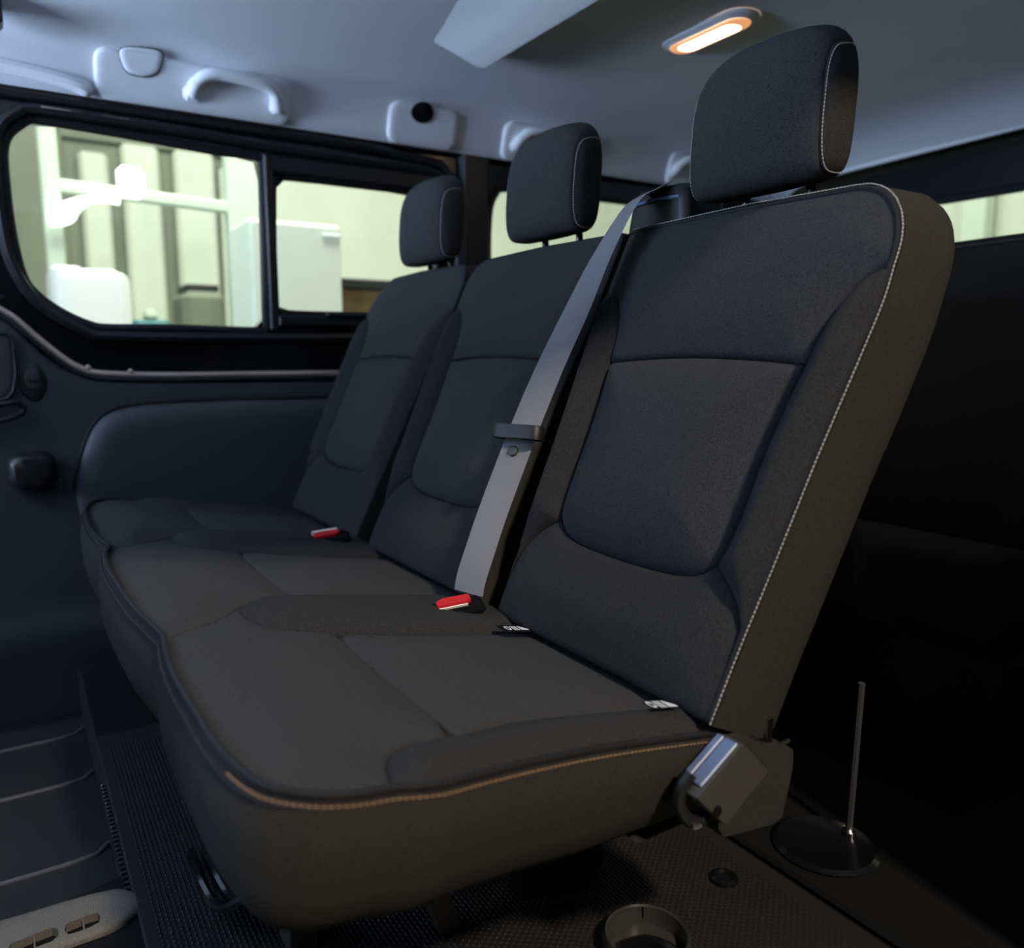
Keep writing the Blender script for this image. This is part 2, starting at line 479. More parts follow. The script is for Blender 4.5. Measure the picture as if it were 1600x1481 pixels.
# outer skin below the windows
wl.add(*box((-1.68, .2, .26), (.03, 5.0, .86), .004))
wall_left = struct(wl.build('wall_left', 'black_gloss', None, False))
def window(name, hole, x, gr, dividers=False):
    H = resample(catmull(hole, 4, True), .012, True)
    c = H.mean(0)
    root = bpy.data.objects.new(name, None); COL.objects.link(root); root.location = (x, c[0], c[1]); root['kind'] = 'structure'
    mb = MB(); mb.add(*tube([(x + .012, p[0], p[1]) for p in c + (H - c) * 1.012], gr, 8, True)); mb.build('gasket', 'rubber', root)
    grow = c + (H - c) * 1.01
    v, f = plate(grow, [], 0, x - .012, .004, .06); obj('pane', v, f, 'glass', root, False)
    return root
w1 = window('window_1', W1, -1.632, .011)
w2 = window('window_2', W2, -1.632, .008)
w3 = window('window_3', W3, -1.632, .010)
# sliding window's frame, divider and sill rail
sl = MB()
sl.add(*box((-1.612, .619, 1.04), (.024, .026, .45), .005))
sl.add(*box((-1.611, .90, .842), (.030, .55, .036), .008))
sl.add(*box((-1.611, .87, 1.243), (.022, .52, .05), .008))
sl.build('slider_frame', 'rubber', w2)
MB().add(*box((-1.592, .82, .862), (.018, .13, .012), .004)).build('slider_catch', 'dark_plastic', w2)
fo = catmull([(0.020, 1.19), (0.034, 1.248), (0.07, 1.283), (0.12, 1.296), (0.40, 1.294), (0.705, 1.284), (1.03, 1.280), (1.12, 1.265), (1.165, 1.22), (1.178, 1.10), (1.165, .86), (1.11, .815), (.8, .800), (.45, .796), (.22, .797), (.17, .808), (.08, .868), (.035, .95), (.02, 1.05)], 6, True)
MB().add(*tube([(-1.607, p[0], p[1]) for p in fo], .013, 8, True)).build('door_window_surround', 'black_plastic', w1)
# fixing screws and clips on top edge
cl = MB()
cl.add(*box((-1.600, .145, 1.299), (.010, .060, .004), .001)); cl.add(*box((-1.600, .25, 1.298), (.010, .09, .004), .001))
struct(cl.build('trim_seal_clip', 'flange', None))

# --- the sliding door below the window
door = bpy.data.objects.new('door_1', None); COL.objects.link(door); door.location = (FX, .35, -.14); door['kind'] = 'structure'
top = catmull([(-1.6, .90), (-.12, .90), (-.02, .85), (0.03, 0.816), (0.07, 0.766), (0.118, 0.722), (0.17, 0.702), (0.282, 0.691), (0.698, 0.684), (1.17, .684)], 6)
cardo = [(p[0], p[1]) for p in top] + [(1.17, -.16), (-1.6, -.16)]
V, F, O, _ = cdt(cardo, .03, (.004, .010, .018))
D = dist(V, O); t = np.clip(D / .018, 0, 1)
xx = -1.622 + .018 * np.sqrt(1 - (1 - t) ** 2)
xx += -.015 * np.clip((V[:, 1] - .12) / .04, 0, 1) * 0 + .012 * np.clip((.13 - V[:, 1]) / .012, 0, 1) - .03 * np.clip((.06 - V[:, 1]) / .3, 0, 1)
obj('door_card', [(x, p[0], p[1]) for x, p in zip(xx, V)], [t[::-1] if False else t for t in F], 'door_card', door, True, 50)
fl_path = catmull([(-.9, .875), (-.10, .875), (-.03, .868), (0.012, 0.848), (0.037, 0.827), (0.072, 0.790), (0.121, 0.744), (0.153, 0.722), (0.199, 0.708), (0.342, 0.702), (0.498, 0.702), (1.17, .702)], 6)
MB().add(*tube([(-1.612, p[0], p[1]) for p in fl_path], .0075, 8)).build('door_flange', 'flange', door)
MB().add(*tube([(-1.606, p[0] - .004, p[1] - .012) for p in fl_path], .006, 8)).build('weatherstrip', 'rubber', door)
for y, z in ((.170, .722), (.262, .712)):
    MB().add(*lathe([(.004, 0), (.007, .004), (.006, .008), (.002, .010)], (-1.612, y, z), 12, 'X')).build('flange_clip', 'flange', door)
# bulged arm rest panel
po = catmull([(0.13, .30), (0.121, 0.431), (0.13, 0.478), (0.147, 0.535), (0.167, 0.578), (0.195, 0.608), (0.231, 0.623), (0.276, 0.631), (0.369, 0.635), (0.517, 0.637), (0.67, 0.635), (1.15, .63)], 5) + [np.array((1.15, .28))]
V, F, O, _ = cdt(po, .018, (.003, .008, .014, .03))
D = dist(V, O); t = np.clip(D / .05, 0, 1)
xx = -1.606 + .032 * np.sqrt(1 - (1 - t) ** 2) * (0.55 + .45 * np.clip((V[:, 1] - .28) / .28, 0, 1)) - .006
obj('arm_rest_panel', [(x, p[0], p[1]) for x, p in zip(xx, V)], F, 'pocket', door, True, 60)
MB().add(*tube([(-1.604, p[0], p[1]) for p in po[5:-1]], .0045, 6)).build('panel_groove', 'rubber', door)
# latch bezel, pull handle, handle plate, buffer
def slab(pts, x, th, name, m, parent, edge=.006, step=.008, concave=0):
    V, F, O, _ = cdt(pts, step, (edge * .3, edge * .7))
    D = dist(V, O); t = np.clip(D / edge, 0, 1); h = th * np.sqrt(1 - (1 - t) ** 2)
    if concave: h -= concave * (1 - np.exp(-np.clip(D - edge, 0, 1) / .01))
    return obj(name, [(x + a, p[0], p[1]) for a, p in zip(h, V)], F, m, parent, True, 60)
lb = [(0.029, 0.713), (0.058, 0.735), (0.073, 0.722), (0.083, 0.695), (0.079, 0.668), (0.067, 0.649), (0.054, 0.643), (0.037, 0.654), (0.027, 0.672)]
bz = slab(catmull(lb, 4, True), -1.606, .006, 'lock_bezel', 'rubber', door)
li = [(0.036, 0.708), (0.058, 0.724), (0.070, 0.705), (0.069, 0.672), (0.053, 0.670), (0.039, 0.680)]
slab(catmull(li, 3, True), -1.602, .008, 'lock_lever', 'door_card', bz)
MB().add(*box((-1.593, .055, .694), (.006, .021, .009), .002)).build('lock_slot', 'rubber', bz)
hp = [(-.16, .80), (0.012, .799), (0.021, 0.79), (0.022, 0.713), (0.014, 0.672), (0.001, 0.655), (-.03, .648), (-.16, .65)]
slab(hp, -1.604, .012, 'handle_plate', 'door_card', door)
MB().add(*tube([(-1.590, p[0], p[1]) for p in hp], .003, 6, True)).build('plate_groove', 'rubber', door)
hh = MB(); hh.add(*tube(catmull([(-1.60, -.12, .642), (-1.575, -.05, .642), (-1.57, -.01, .643), (-1.572, .015, .645), (-1.578, .030, .634), (-1.580, .028, .622), (-1.572, .005, .610), (-1.57, -.03, .604), (-1.60, -.12, .60)], 5), .0065, 8))
hh.build('pull_handle', 'rubber', door)
kb = MB()
ring = rrect(.098, .088, .03, 6)
rings = []
for k, (d, s) in enumerate(((0, .98), (.012, 1.0), (.035, .97), (.05, .88), (.058, .70), (.060, .3))):
    rings.append([(-1.606 + d, .037 + p[0] * s, .487 + p[1] * s) for p in ring])
kb.add(*loft(rings)); bf = kb.build('buffer_stop', 'black_plastic', door)
for z in (.46, .485, .51):
    MB().add(*box((-1.575, .089, z), (.03, .006, .010), .002)).build('buffer_rib', 'dark_plastic', bf)

# pillar behind the sliding door, C-pillar cover and rear quarter panel
pl = MB()
pl.add(*box((-1.615, 1.232, .80), (.04, .105, 1.22), .015))
struct(pl.build('trim_pillar', 'black_plastic', None))
struct(MB().add(*tube([(-1.603, 1.19, -.1), (-1.603, 1.188, .8), (-1.603, 1.186, 1.16), (-1.603, 1.170, 1.25), (-1.603, 1.12, 1.300), (-1.603, .9, 1.318), (-1.603, 0, 1.325), (-1.603, -1.2, 1.32)], .012, 8)).build('trim_door_seal', 'black_plastic', None))
struct(MB().add(*box((-1.635, 2.0, .35), (.05, 1.44, .96), .02)).build('trim_quarter_panel', 'dark_plastic', None))

# --- headliner: crowned ceiling, side cove down to the rail
prof = [(-1.590, 1.334), (-1.575, 1.350), (-1.560, 1.395), (-1.545, 1.430), (-1.515, 1.452), (-1.45, 1.470), (-1.30, 1.485), (-1.05, 1.496), (-.65, 1.502), (-.25, 1.496), (0.0, 1.480), (.14, 1.455), (.22, 1.42), (.27, 1.36)]
prof = catmull(prof, 3)
ys = [-1.9, -1.2, -.6, -.2, .2, .6, 1.0, 1.4, 1.8, 2.1, 2.3, 2.42, 2.50, 2.56]
drop = [.03, .01, 0, 0, 0, 0, 0, 0, 0, .002, .008, .022, .05, .09]
v = []; f = []
n = len(prof)
for y, d in zip(ys, drop):
    for p in prof: v.append((p[0], y, p[1] - d if p[1] > 1.38 else p[1] - d * .3))
for i in range(len(ys) - 1):
    for k in range(n - 1): f.append((i * n + k, i * n + k + 1, (i + 1) * n + k + 1, (i + 1) * n + k))
ceil = struct(obj('ceiling', v, f, 'headliner', None, True))
# outer roof above it keeps the light out
struct(MB().add(*box((-.67, .35, 1.545), (2.05, 4.7, .03), .01)).build('roof', 'black_gloss', None))
# black roof rail under the cove
struct(MB().add(*box((-1.625, .3, 1.345), (.05, 4.6, .035), .006)).build('trim_roof_rail', 'black_gloss', None))

# pads on the cove
def cove_pad(name, y0, y1, zb, zt, r, parent=None):
    """raised pad following the slanted cove: grid in (y, t)"""
    o2 = rrect(y1 - y0, .112, r, 6); yc = (y0 + y1) / 2
    V, F, O, _ = cdt(o2, .012, (.002, .005, .009))
    D = dist(V, O); t = np.clip(D / .010, 0, 1); h = .013 * np.sqrt(1 - (1 - t) ** 2) - .002
    P = [np.array(p) for p in prof[:16]]; L = np.r_[0, np.cumsum([np.linalg.norm(b - a) for a, b in zip(P[:-1], P[1:])])]
    px = np.interp(V[:, 1] + .058, L, [p[0] for p in P]); pz = np.interp(V[:, 1] + .058, L, [p[1] for p in P])
    T = np.stack([np.gradient(np.array([p[0] for p in P]), L), np.gradient(np.array([p[1] for p in P]), L)], 1)
    nx = np.interp(V[:, 1] + .058, L, T[:, 1]); nz = np.interp(V[:, 1] + .058, L, -T[:, 0])
    W = [(a + b * c, yc + y, z + d * c) for a, b, c, y, z, d in zip(px, nx, h, V[:, 0], pz, nz)]
    return obj(name, W, F, 'trim_light', parent, True, 60)
p1 = struct(cove_pad('trim_1', .222, .672, 0, 0, .03))
p2 = struct(cove_pad('trim_2', .935, 1.150, 0, 0, .03))
p3 = struct(cove_pad('trim_3', 1.30, 1.62, 0, 0, .03))
p4 = struct(cove_pad('trim_4', 1.96, 2.20, 0, 0, .03))
lower_bar = struct(MB().add(*tube(catmull([(-1.575, -1.3, 1.368), (-1.573, -.4, 1.372), (-1.572, .0, 1.368), (-1.570, .12, 1.361), (-1.570, .18, 1.353), (-1.575, .207, 1.345), (-1.585, .214, 1.342)], 5), [.017] * 26 + [.015, .013, .010, .006, .003], 10)).build('trim_5', 'trim_light', None))

# coat hook
ch = thing('coat_hook', (-1.552, .32, 1.415), 'pale grey folded coat hook flap on the ceiling edge trim', 'coat hook')
hk = [(0.280, 1.434), (0.36, 1.440), (0.362, 1.415), (0.352, 1.396), (0.326, 1.386), (0.294, 1.388), (0.280, 1.404)]
V, F, O, _ = cdt(catmull(hk, 4, True), .008, (.001, .003))
D = dist(V, O); t = np.clip(D / .004, 0, 1)
def cove_x(z): return float(np.interp(z, [p[1] for p in prof[:16]], [p[0] for p in prof[:16]]))
xx = [cove_x(p[1]) + .011 + .006 * math.sqrt(1 - (1 - a) ** 2) for p, a in zip(V, t)]
obj('flap', [(x, p[0], p[1]) for x, p in zip(xx, V)], F, 'trim_light', ch, True, 60)
MB().add(*tube([(cove_x(p[1]) + .013, p[0], p[1]) for p in catmull(hk, 4, True)], .0016, 5, True)).build('outline_groove', 'dark_plastic', ch)
MB().add(*tube([(cove_x(1.43) + .018, .286, 1.4295), (cove_x(1.43) + .018, .354, 1.434)], .0022, 6)).build('lip', 'trim_light', ch)

def grab_handle(y0, label):
    g = thing('grab_handle', (-1.545, y0 + .117, 1.39), label, 'grab handle', 'roof grab handles')
    pa = [(cove_x(1.362) + .012, y0 + .018, 1.364), (cove_x(1.375) + .026, y0 + .024, 1.384), (cove_x(1.40) + .034, y0 + .046, 1.404), (cove_x(1.41) + .036, y0 + .085, 1.411), (cove_x(1.41) + .036, y0 + .150, 1.409),
          (cove_x(1.40) + .034, y0 + .195, 1.402), (cove_x(1.38) + .026, y0 + .215, 1.384), (cove_x(1.362) + .012, y0 + .222, 1.362)]
    MB().add(*tube(catmull(pa, 6), [.016] * 8 + [.0145] * 27 + [.016] * 8, 12)).build('grip', 'trim_light', g)
    for dy in (.018, .222):
        MB().add(*box((cove_x(1.37) + .012, y0 + dy, 1.368), (.020, .040, .036), .009)).build('mount', 'trim_light', g)
    return g
grab_handle(.412, 'pale grey arched grab handle above the sliding door window')
grab_handle(1.325, 'pale grey grab handle partly hidden behind the middle headrest')
grab_handle(1.965, 'distant grab handle just left of the nearest headrest')
hs = thing('roof_socket', (-1.54, 1.03, 1.412), 'black oval socket hole in raised ceiling trim pad', 'socket')
ring = [(math.cos(2*math.pi*k/20) * .034, math.sin(2*math.pi*k/20) * .025) for k in range(20)]
MB().add(*loft([[(cove_x(1.412 + p[1]) + d, 1.031 + p[0] * s, 1.412 + p[1] * s) for p in ring] for d, s in ((.006, 1.0), (.0155, .98), (.0165, .9), (.0165, .5))])).build('socket_cup', 'label', hs)

# black trim corner hanging at the top of the front pillar
struct(MB().add(*box((-1.47, .024, 1.440), (.07, .058, .07), .012)).build('trim_front_pillar', 'black_plastic', None))

# --- wedge-shaped roof duct across the ceiling
du = thing('roof_duct', (-.55, 1.0, 1.49), 'pale grey wedge-shaped duct running across the ceiling', 'roof duct')
sec = [(.85, 1.500), (.905, 1.492), (.97, 1.475), (1.045, 1.452), (1.058, 1.450), (1.064, 1.454), (1.066, 1.500)]
rings = []
for x in (-1.262, -1.255, -1.245, -.9, -.5, -.1, .1):
    k = .90 if x < -1.26 else (.97 if x < -1.25 else 1)
    rings.append([(x, p[0] if k == 1 else .955 + (p[0] - .955) * k, 1.5 + (p[1] - 1.5) * k) for p in sec])
MB().add(*loft(rings)).build('duct_body', 'trim_light', du)
MB().add(*box((-.575, 1.072, 1.478), (1.33, .012, .03), .002)).build('shade_strip', 'black_plastic', du)  # black strip behind the duct stands for its shadow

# --- ceiling lamp
lp = thing('ceiling_lamp', (-.88, 1.45, 1.495), 'lit oval ceiling lamp glowing warm white above the bench', 'lamp')
R0 = rrect(.270, .095, .045, 6); R1 = rrect(.232, .064, .031, 6); R2 = rrect(.180, .050, .024, 6)
def at_c(p, z, s=1): return (-.885 + p[0] * s, 1.452 + p[1] * s, z)
MB().add(*loft([[at_c(p, 1.500) for p in R0], [at_c(p, 1.4935, .99) for p in R0], [at_c(p, 1.4875) for p in R1]], False, False)).build('bezel', 'trim_light', lp)
MB().add(*loft([[at_c(p, 1.487) for p in R1], [at_c(p, 1.4835, .97) for p in R1], [at_c(p, 1.482) for p in R2]], False, False)).build('lens_edge', 'lens_rim', lp)
MB().add(*loft([[at_c(p, 1.482) for p in R2], [at_c(p, 1.480, .7) for p in R2], [at_c(p, 1.4795, .1) for p in R2]], False, True)).build('lens', 'lens', lp)
L = bpy.data.lights.new('lamp_glow', 'AREA'); L.shape = 'RECTANGLE'; L.size = .2; L.size_y = .05; L.energy = .5; L.color = (1.0, .70, .42)
lo = bpy.data.objects.new('lamp_glow', L); COL.objects.link(lo); lo.parent = lp; lo.location = (0, 0, -.024)

# --- rear end: header, window, tailgate
struct(MB().add(*tube([(-1.6, 2.56, 1.385), (-.67, 2.57, 1.415), (.27, 2.56, 1.385)], .008, 10)).build('trim_rear_header', 'trim_light', None))
RW = [(p[0] - .67, p[1] + 1.02) for p in rrect(1.50, .47, .07, 6)]
v, f = plate([(-1.66, -.1), (.32, -.1), (.32, 1.46), (-1.66, 1.46)], [RW], 1, 2.66, .04, .12)
struct(obj('wall_rear', v, f, 'black_gloss', None, False))
w4 = bpy.data.objects.new('window_4', None); COL.objects.link(w4); w4.location = (-.67, 2.68, 1.02); w4['kind'] = 'structure'
MB().add(*tube([(p[0], 2.655, p[1]) for p in RW], .014, 8, True)).build('gasket', 'rubber', w4)
v, f = plate([(-.67 + (p[0] + .67) * 1.01, 1.02 + (p[1] - 1.02) * 1.01) for p in RW], [], 1, 2.68, .004, .2); obj('pane', v, f, 'glass', w4, False)
# unseen near side body put in to block light, and front of the cabin
nr = MB()
nr.add(*box((.315, 1.84, .65), (.05, 1.70, 1.55), .01))
nr.add(*box((.31, -.05, 1.43), (.06, 1.7, .13), .01))
nr.add(*box((.315, -1.6, .65), (.05, 1.4, 1.55), .01))
struct(nr.build('wall_right', 'dark_plastic', None))
fw = MB(); fw.add(*box((-.67, -2.45, .30), (2.0, .05, .90), .01)); fw.add(*box((-.67, -1.9, .30), (1.9, .5, .7), .06))
struct(fw.build('wall_front', 'dark_plastic', None))

# front row: unseen seat backs added to block low light from the windscreen
for x0, nm in ((-.10, 'black front seat back on the door side, unseen, added to block light'), (-.68, 'black middle front seat back, unseen, added to block light'), (-1.24, 'black front seat back by the far side, unseen, added to block light')):
    fs_ = thing('light_block_seat', (x0, -.95, 0), nm, 'seat')
    w = .50
    MB().add(*loft([[(x0 + p[0] * k, -.98 + p[1] + (z - .4) * -.10, z) for p in rrect(w, .12, .04, 5)] for k, z in ((.9, .40), (1, .44), (1.06, .80), (1.04, 1.0), (.9, 1.07), (.6, 1.09))])).build('backrest', 'twill', fs_)
    MB().add(*loft([[(x0 + p[0], -1.20 + p[1] * k, z) for p in rrect(w, .50, .05, 5)] for k, z in ((.9, .26), (1, .30), (1, .38), (.9, .42))])).build('seat_cushion', 'twill', fs_)
    MB().add(*box((x0, -1.18, .13), (.40, .40, .26), .02)).build('seat_base', 'black_plastic', fs_)

# ================================================================== the three-seat bench
B0 = np.array((0, .615, .414)); BD = np.array((0, .4235, .9059)); BN = np.array((0, -.9059, .4235))
S0 = np.array((0, .141, .433)); SD = np.array((0, .9852, -.1714)); SN = np.array((0, .1714, .9852))
X = np.array((1, 0, 0))
bench = thing('bench_seat', (-.72, .40, 0), 'black fabric three-seat bench with three headrests in the van', 'bench seat')
CX = (-.213, -.718, -1.223)

# ---- backrests
INS = [(.176, .362), (.168, .305), (.163, .24), (.162, .18), (.159, .14), (.150, .112), (.127, .095), (.085, .087), (0, .084)]
WING = [(.176, .362), (.180, .395), (.189, .425), (.199, .446), (.211, .463), (.226, .474), (.246, .479)]
EDGE = [(.246, .479), (.248, .435), (.244, .373), (.239, .311), (.234, .246), (.230, .172), (.227, .12), (.224, .074), (.222, .044), (.220, .0), (.218, -.05)]
LOWS = [(.150, .112), (.180, .092), (.203, .068), (.215, .040), (.220, .0)]
def mir(l): return [(-a, b) for a, b in l]
def top_curve(rl, rr):
    """top edge from right to left, with corner radii rr and rl"""
    out = []
    for k in range(9):
        a = math.pi / 2 * k / 8
        out.append((.246 - rr + rr * math.cos(a), .590 - rr * 1.25 + rr * 1.25 * math.sin(a)))
    out.append((0, .594))
    for k in range(9):
        a = math.pi / 2 * (1 - k / 8)
        out.append((-(.246 - rl + rl * math.cos(a)), .590 - rl * 1.25 + rl * 1.25 * math.sin(a)))
    return out
def backrest(cx_, rl, rr, near=False):
    fr = Frame(B0 + X * cx_, X, BD, BN)
    tc = top_curve(rl, rr)
    ins = catmull(INS, 5); insL = [np.array((-p[0], p[1])) for p in ins]
    wing = catmull(WING, 5); wingL = [np.array((-p[0], p[1])) for p in wing]
    edge = catmull(EDGE, 4); edgeL = [np.array((-p[0], p[1])) for p in edge]
    seam = catmull([(.176, .362), (.10, .368), (0, .371), (-.10, .368), (-.176, .362)], 6)
    low = catmull(LOWS, 5); lowL = [np.array((-p[0], p[1])) for p in low]
    # shell: side band + back
    outl = resample([tuple(p) for p in edge[::-1]] + tc + [tuple(p) for p in edgeL], .012, True)
    rings = []
    # (normal offset, growth of the sides, rise of the top)
    for nn, g, tr in ((-.012, -.006, 0), (-.002, .0005, .0), (-.012, .001, .004), (-.04, .000, .018), (-.085, -.003, .040), (-.112, -.008, .052), (-.126, -.020, .052), (-.130, -.040, .04)):
        Q = outl.copy()
        Q[:, 0] += np.sign(Q[:, 0]) * g * np.clip(abs(Q[:, 0]) / .25, 0, 1)
        Q[:, 1] += tr * np.clip((Q[:, 1] - .35) / .24, 0, 1) + (g * .6 if nn < -.1 else 0) * np.where(Q[:, 1] > .3, 1, -1)
        rings.append([tuple(p) for p in fr(Q, nn)])
    v, f = loft(rings)
    sh = obj('backrest', v, f, 'side_fabric', bench, True, 50)
    sh.data.validate()
    # front panels
    insert = [tuple(p) for p in seam[::-1]][:-1] + [tuple(p) for p in ins] + [tuple(p) for p in insL[::-1]][1:]
    panel('insert_panel', fr, insert, 'fabric', sh, .009, .014, .010, .028, .05)
    upper = [tuple(p) for p in seam[:-1]] + [tuple(p) for p in wingL] + tc[::-1] + [tuple(p) for p in wing[::-1]][:-1]
    panel('upper_panel', fr, upper, 'fabric', sh, .010, .010, .005, .012, .05)
    k = next(i for i, p in enumerate(ins) if p[1] <= .1125)
    for sgn, E, I, Wg, Lw in ((1, edge, ins, wing, low), (-1, edgeL, insL, wingL, lowL)):
        ki = next(i for i, p in enumerate(E) if p[1] <= .001)
        poly = [tuple(p) for p in I[:k]][::-1] + [tuple(p) for p in Wg[1:]] + [tuple(p) for p in E[1:ki]] + [tuple(p) for p in Lw[::-1]]
        panel('bolster', fr, poly, 'twill', sh, .009, .009, .006, .040, .035)
    lowp = [tuple(p) for p in low] + [(.218, -.05), (-.218, -.05)] + [tuple(p) for p in lowL[::-1]] + [tuple(p) for p in insL[k:]] + [tuple(p) for p in ins[k:]][::-1][1:]
    panel('lower_panel', fr, lowp, 'twill', sh, .010, .010, .005, .022, .05)
    # piping and stitching round the outer edge
    if not near: return sh
    ro = [tuple(p) for p in edge[::-1]] + tc[:-6]
    pq = np.array(resample(ro, .012)); pd = pq - np.array((0, .3)); pq = pq - pd / np.linalg.norm(pd, axis=1)[:, None] * .0065
    pth = fr(pq, .0005)
    MB().add(*tube(pth, .0032, 6)).build('piping', 'piping', sh)
    st = np.array(resample(ro, .010)); cen = np.array((0, .3))
    dv = st - cen; st2 = st + dv / np.linalg.norm(dv, axis=1)[:, None] * np.array([(-.0005)])
    dashes('stitching', fr(st2, .0008), 'thread', sh)
    return sh
backrest(CX[0], .012, .082, True)
backrest(CX[1], .050, .012)
backrest(CX[2], .100, .05)

# ---- headrests
def headrest(cx_):
    hc = np.array((cx_, .893, 1.063))
    A, Bz, HX = .042, .102, .120
    q = 3.4; pw = 3.7
    def ringpts(u, extra=0.0, n=44):
        s = max(1e-4, (1 - min(.99999, abs(u) / HX) ** pw)) ** (1 / pw)
        out = []
        s0 = s
        for k in range(n):
            s = s0
            a = 2 * math.pi * k / n
            ca, sa = math.cos(a), math.sin(a)
            y = A * s * math.copysign(abs(ca) ** (2 / q), ca) - extra * ca
            if sa < 0: s = s_ = max(s, (max(1e-4, 1 - min(.99999, abs(u) / HX) ** 9.0)) ** (1 / 9.0) * .99)
            z = (Bz if sa > 0 else Bz * .945) * s * math.copysign(abs(sa) ** (2 / q), sa) - extra * sa
            # forehead leans back a little at the top, front bows forward in the middle
            zz = z / Bz
            y += .006 * zz + (-.010 * (1 - (u / HX) ** 2) if ca < 0 else 0) * (1 - .3 * zz * zz)
            if zz > 0: z += .014 * (y / A) * zz - .010 * (abs(u) / HX) ** 2
            out.append((hc[0] + u, hc[1] + y, hc[2] + z))
        return out
    SE = .107
    us = [-SE, -SE + .0015, -SE + .004] + list(np.linspace(-SE + .012, SE - .012, 19)) + [SE - .004, SE - .0015, SE]
    ex = [.003, .001, 0] + [0] * 19 + [0, .001, .003]
    v, f = loft([ringpts(u, e) for u, e in zip(us, ex)])
    hr = obj('headrest', v, f, 'fabric', bench, True, 60)
    for s in (-1, 1):
        uu = [SE + (HX - SE) * t for t in (0, .10, .22, .38, .54, .70, .82, .91, .97, .995)]
        ee = [.003, .001] + [0] * 8
        rr = [ringpts(s * u, e) for u, e in zip(uu, ee)]
        if s < 0: rr = rr[::-1]
        v, f = loft(rr); obj('side_panel', v, f, 'twill', hr, True, 60)
        path = [p for k, p in enumerate(ringpts(s * (SE + .004), -.0006, 88)) if 16 <= k <= 72]
        dashes('stitching', path, 'thread', hr, .0046, .0032, .0007)
    for dx in (-.055, .055):
        MB().add(*tube([(cx_ + dx, .922, .90), (cx_ + dx, .915, .99)], .0065, 10)).build('post', 'black_gloss', hr)
        MB().add(*lathe([(.017, 0), (.017, .006), (.012, .012), (.008, .014)], (cx_ + dx, .921, .945), 14)).build('post_collar', 'black_plastic', hr)
    return hr
for c in CX: headrest(c)

# ---- belt guide on top of nearest backrest
gd = MB()
o2 = rrect(.135, .085, .02, 5)
gd.add(*loft([[(-.415 + p[0] * s, .922 + p[1] * s, z) for p in o2] for s, z in ((1.12, .935), (1.05, .965), (1.0, .985), (.95, 1.000), (.82, 1.008), (.4, 1.010))]))
g = gd.build('belt_guide', 'black_plastic', bench)
MB().add(*tube([(-.470, .879, .988), (-.42, .876, .990), (-.365, .881, .988)], .0025, 6)).build('guide_glint', 'blue_sheen', g)  # pale line added for the glint along the guide's top edge

# ---- cushion
fs = Frame(S0, X, SD, SN)
C0 = -.718
def mx(l): return [(2 * C0 - a, b) for a, b in l]
front = [(.022, .09), (.024, .06), (.018, .030), (.000, .003), (-.021, -.008), (-.05, -.015), (-.094, -.020), (-.143, -.021), (-.219, -.023), (-.277, -.022), (-.342, -.017), (-.385, -.012)]
front_mid = [(-.385, -.012), (-.43, -.018), (-.50, -.027), (-.57, -.031), (-.63, -.033), (-.70, -.035), (-.767, -.034), (-.84, -.028), (-.895, -.015)]
front_far = [(-.895, -.015), (-.95, -.026), (-1.05, -.031), (-1.15, -.030), (-1.25, -.025), (-1.336, -.012), (-1.39, .004), (-1.43, .03), (-1.452, .06), (-1.456, .09)]
boln = [(.022, .09), (-.028, .106), (-.054, .138), (-.063, .195), (-.078, .259), (-.082, .345), (-.080, .50)]
outn = [(.022, .09), (.026, .13), (.018, .171), (.006, .248), (-.002, .331), (-.004, .416), (-.004, .50)]
c1r = [(-.508, .10), (-.470, .100), (-.440, .106), (-.413, .122), (-.400, .150), (-.392, .190), (-.379, .268), (-.374, .36), (-.374, .50)]
c1l = [(-.508, .10), (-.530, .115), (-.545, .145), (-.551, .190), (-.557, .268), (-.559, .36), (-.559, .50)]
c2r = [(-1.013, .10), (-.975, .100), (-.945, .106), (-.918, .122), (-.905, .150), (-.897, .190), (-.884, .268), (-.879, .36), (-.879, .50)]
c2l = [(-1.013, .10), (-1.035, .115), (-1.050, .145), (-1.056, .190), (-1.062, .268), (-1.064, .36), (-1.064, .50)]
d1 = [(-.385, -.012), (-.42, .03), (-.465, .072), (-.508, .10)]
d2 = [(-.895, -.015), (-.93, .03), (-.97, .072), (-1.013, .10)]
CM = lambda l, n=5: [tuple(p) for p in catmull(l, n)]
front, front_mid, front_far, boln, outn, c1r, c1l, c2r, c2l, d1, d2 = [CM(l) for l in (front, front_mid, front_far, boln, outn, c1r, c1l, c2r, c2l, d1, d2)]
bolf, outf = mx(boln), mx(outn)
def upto(l, s): return [p for p in l if p[1] <= s]
def frm(l, s): return [p for p in l if p[1] >= s]
CR = .192
def cr_line(a, b):     # crease between front and rear pads, bowed a little
    return [(a[0] + (b[0] - a[0]) * t, CR + .006 * (abs(t - .5) * 2) ** 2 - .004) for t in np.linspace(0, 1, 9)][1:-1]
def wrinkle(cx_, sd):
    rng = np.random.RandomState(sd)
    ph = rng.rand(6) * 6
    def h(V):
        a = V[:, 0] - cx_; s = V[:, 1]
        fade = np.clip(1 - np.abs(s - .05) / .13, 0, 1) * np.clip((np.abs(a) - .03) / .14, 0, 1)
        w = np.zeros(len(V))
        for i in range(3):
            w += np.maximum(0, np.sin((s * (60 + 18 * i) + np.abs(a) * (34 - 8 * i) + ph[i]))) ** 5
        return -.0008 * w * fade - .010 * np.clip((.03 - s) / .06, 0, 1) ** 2
    return h
cshell_top = front + front_mid[1:] + front_far[1:] + outf[1:] + outn[::-1][:-1]
CO = resample(cshell_top, .014, True)
rings = []
cen = np.array((C0, .24))
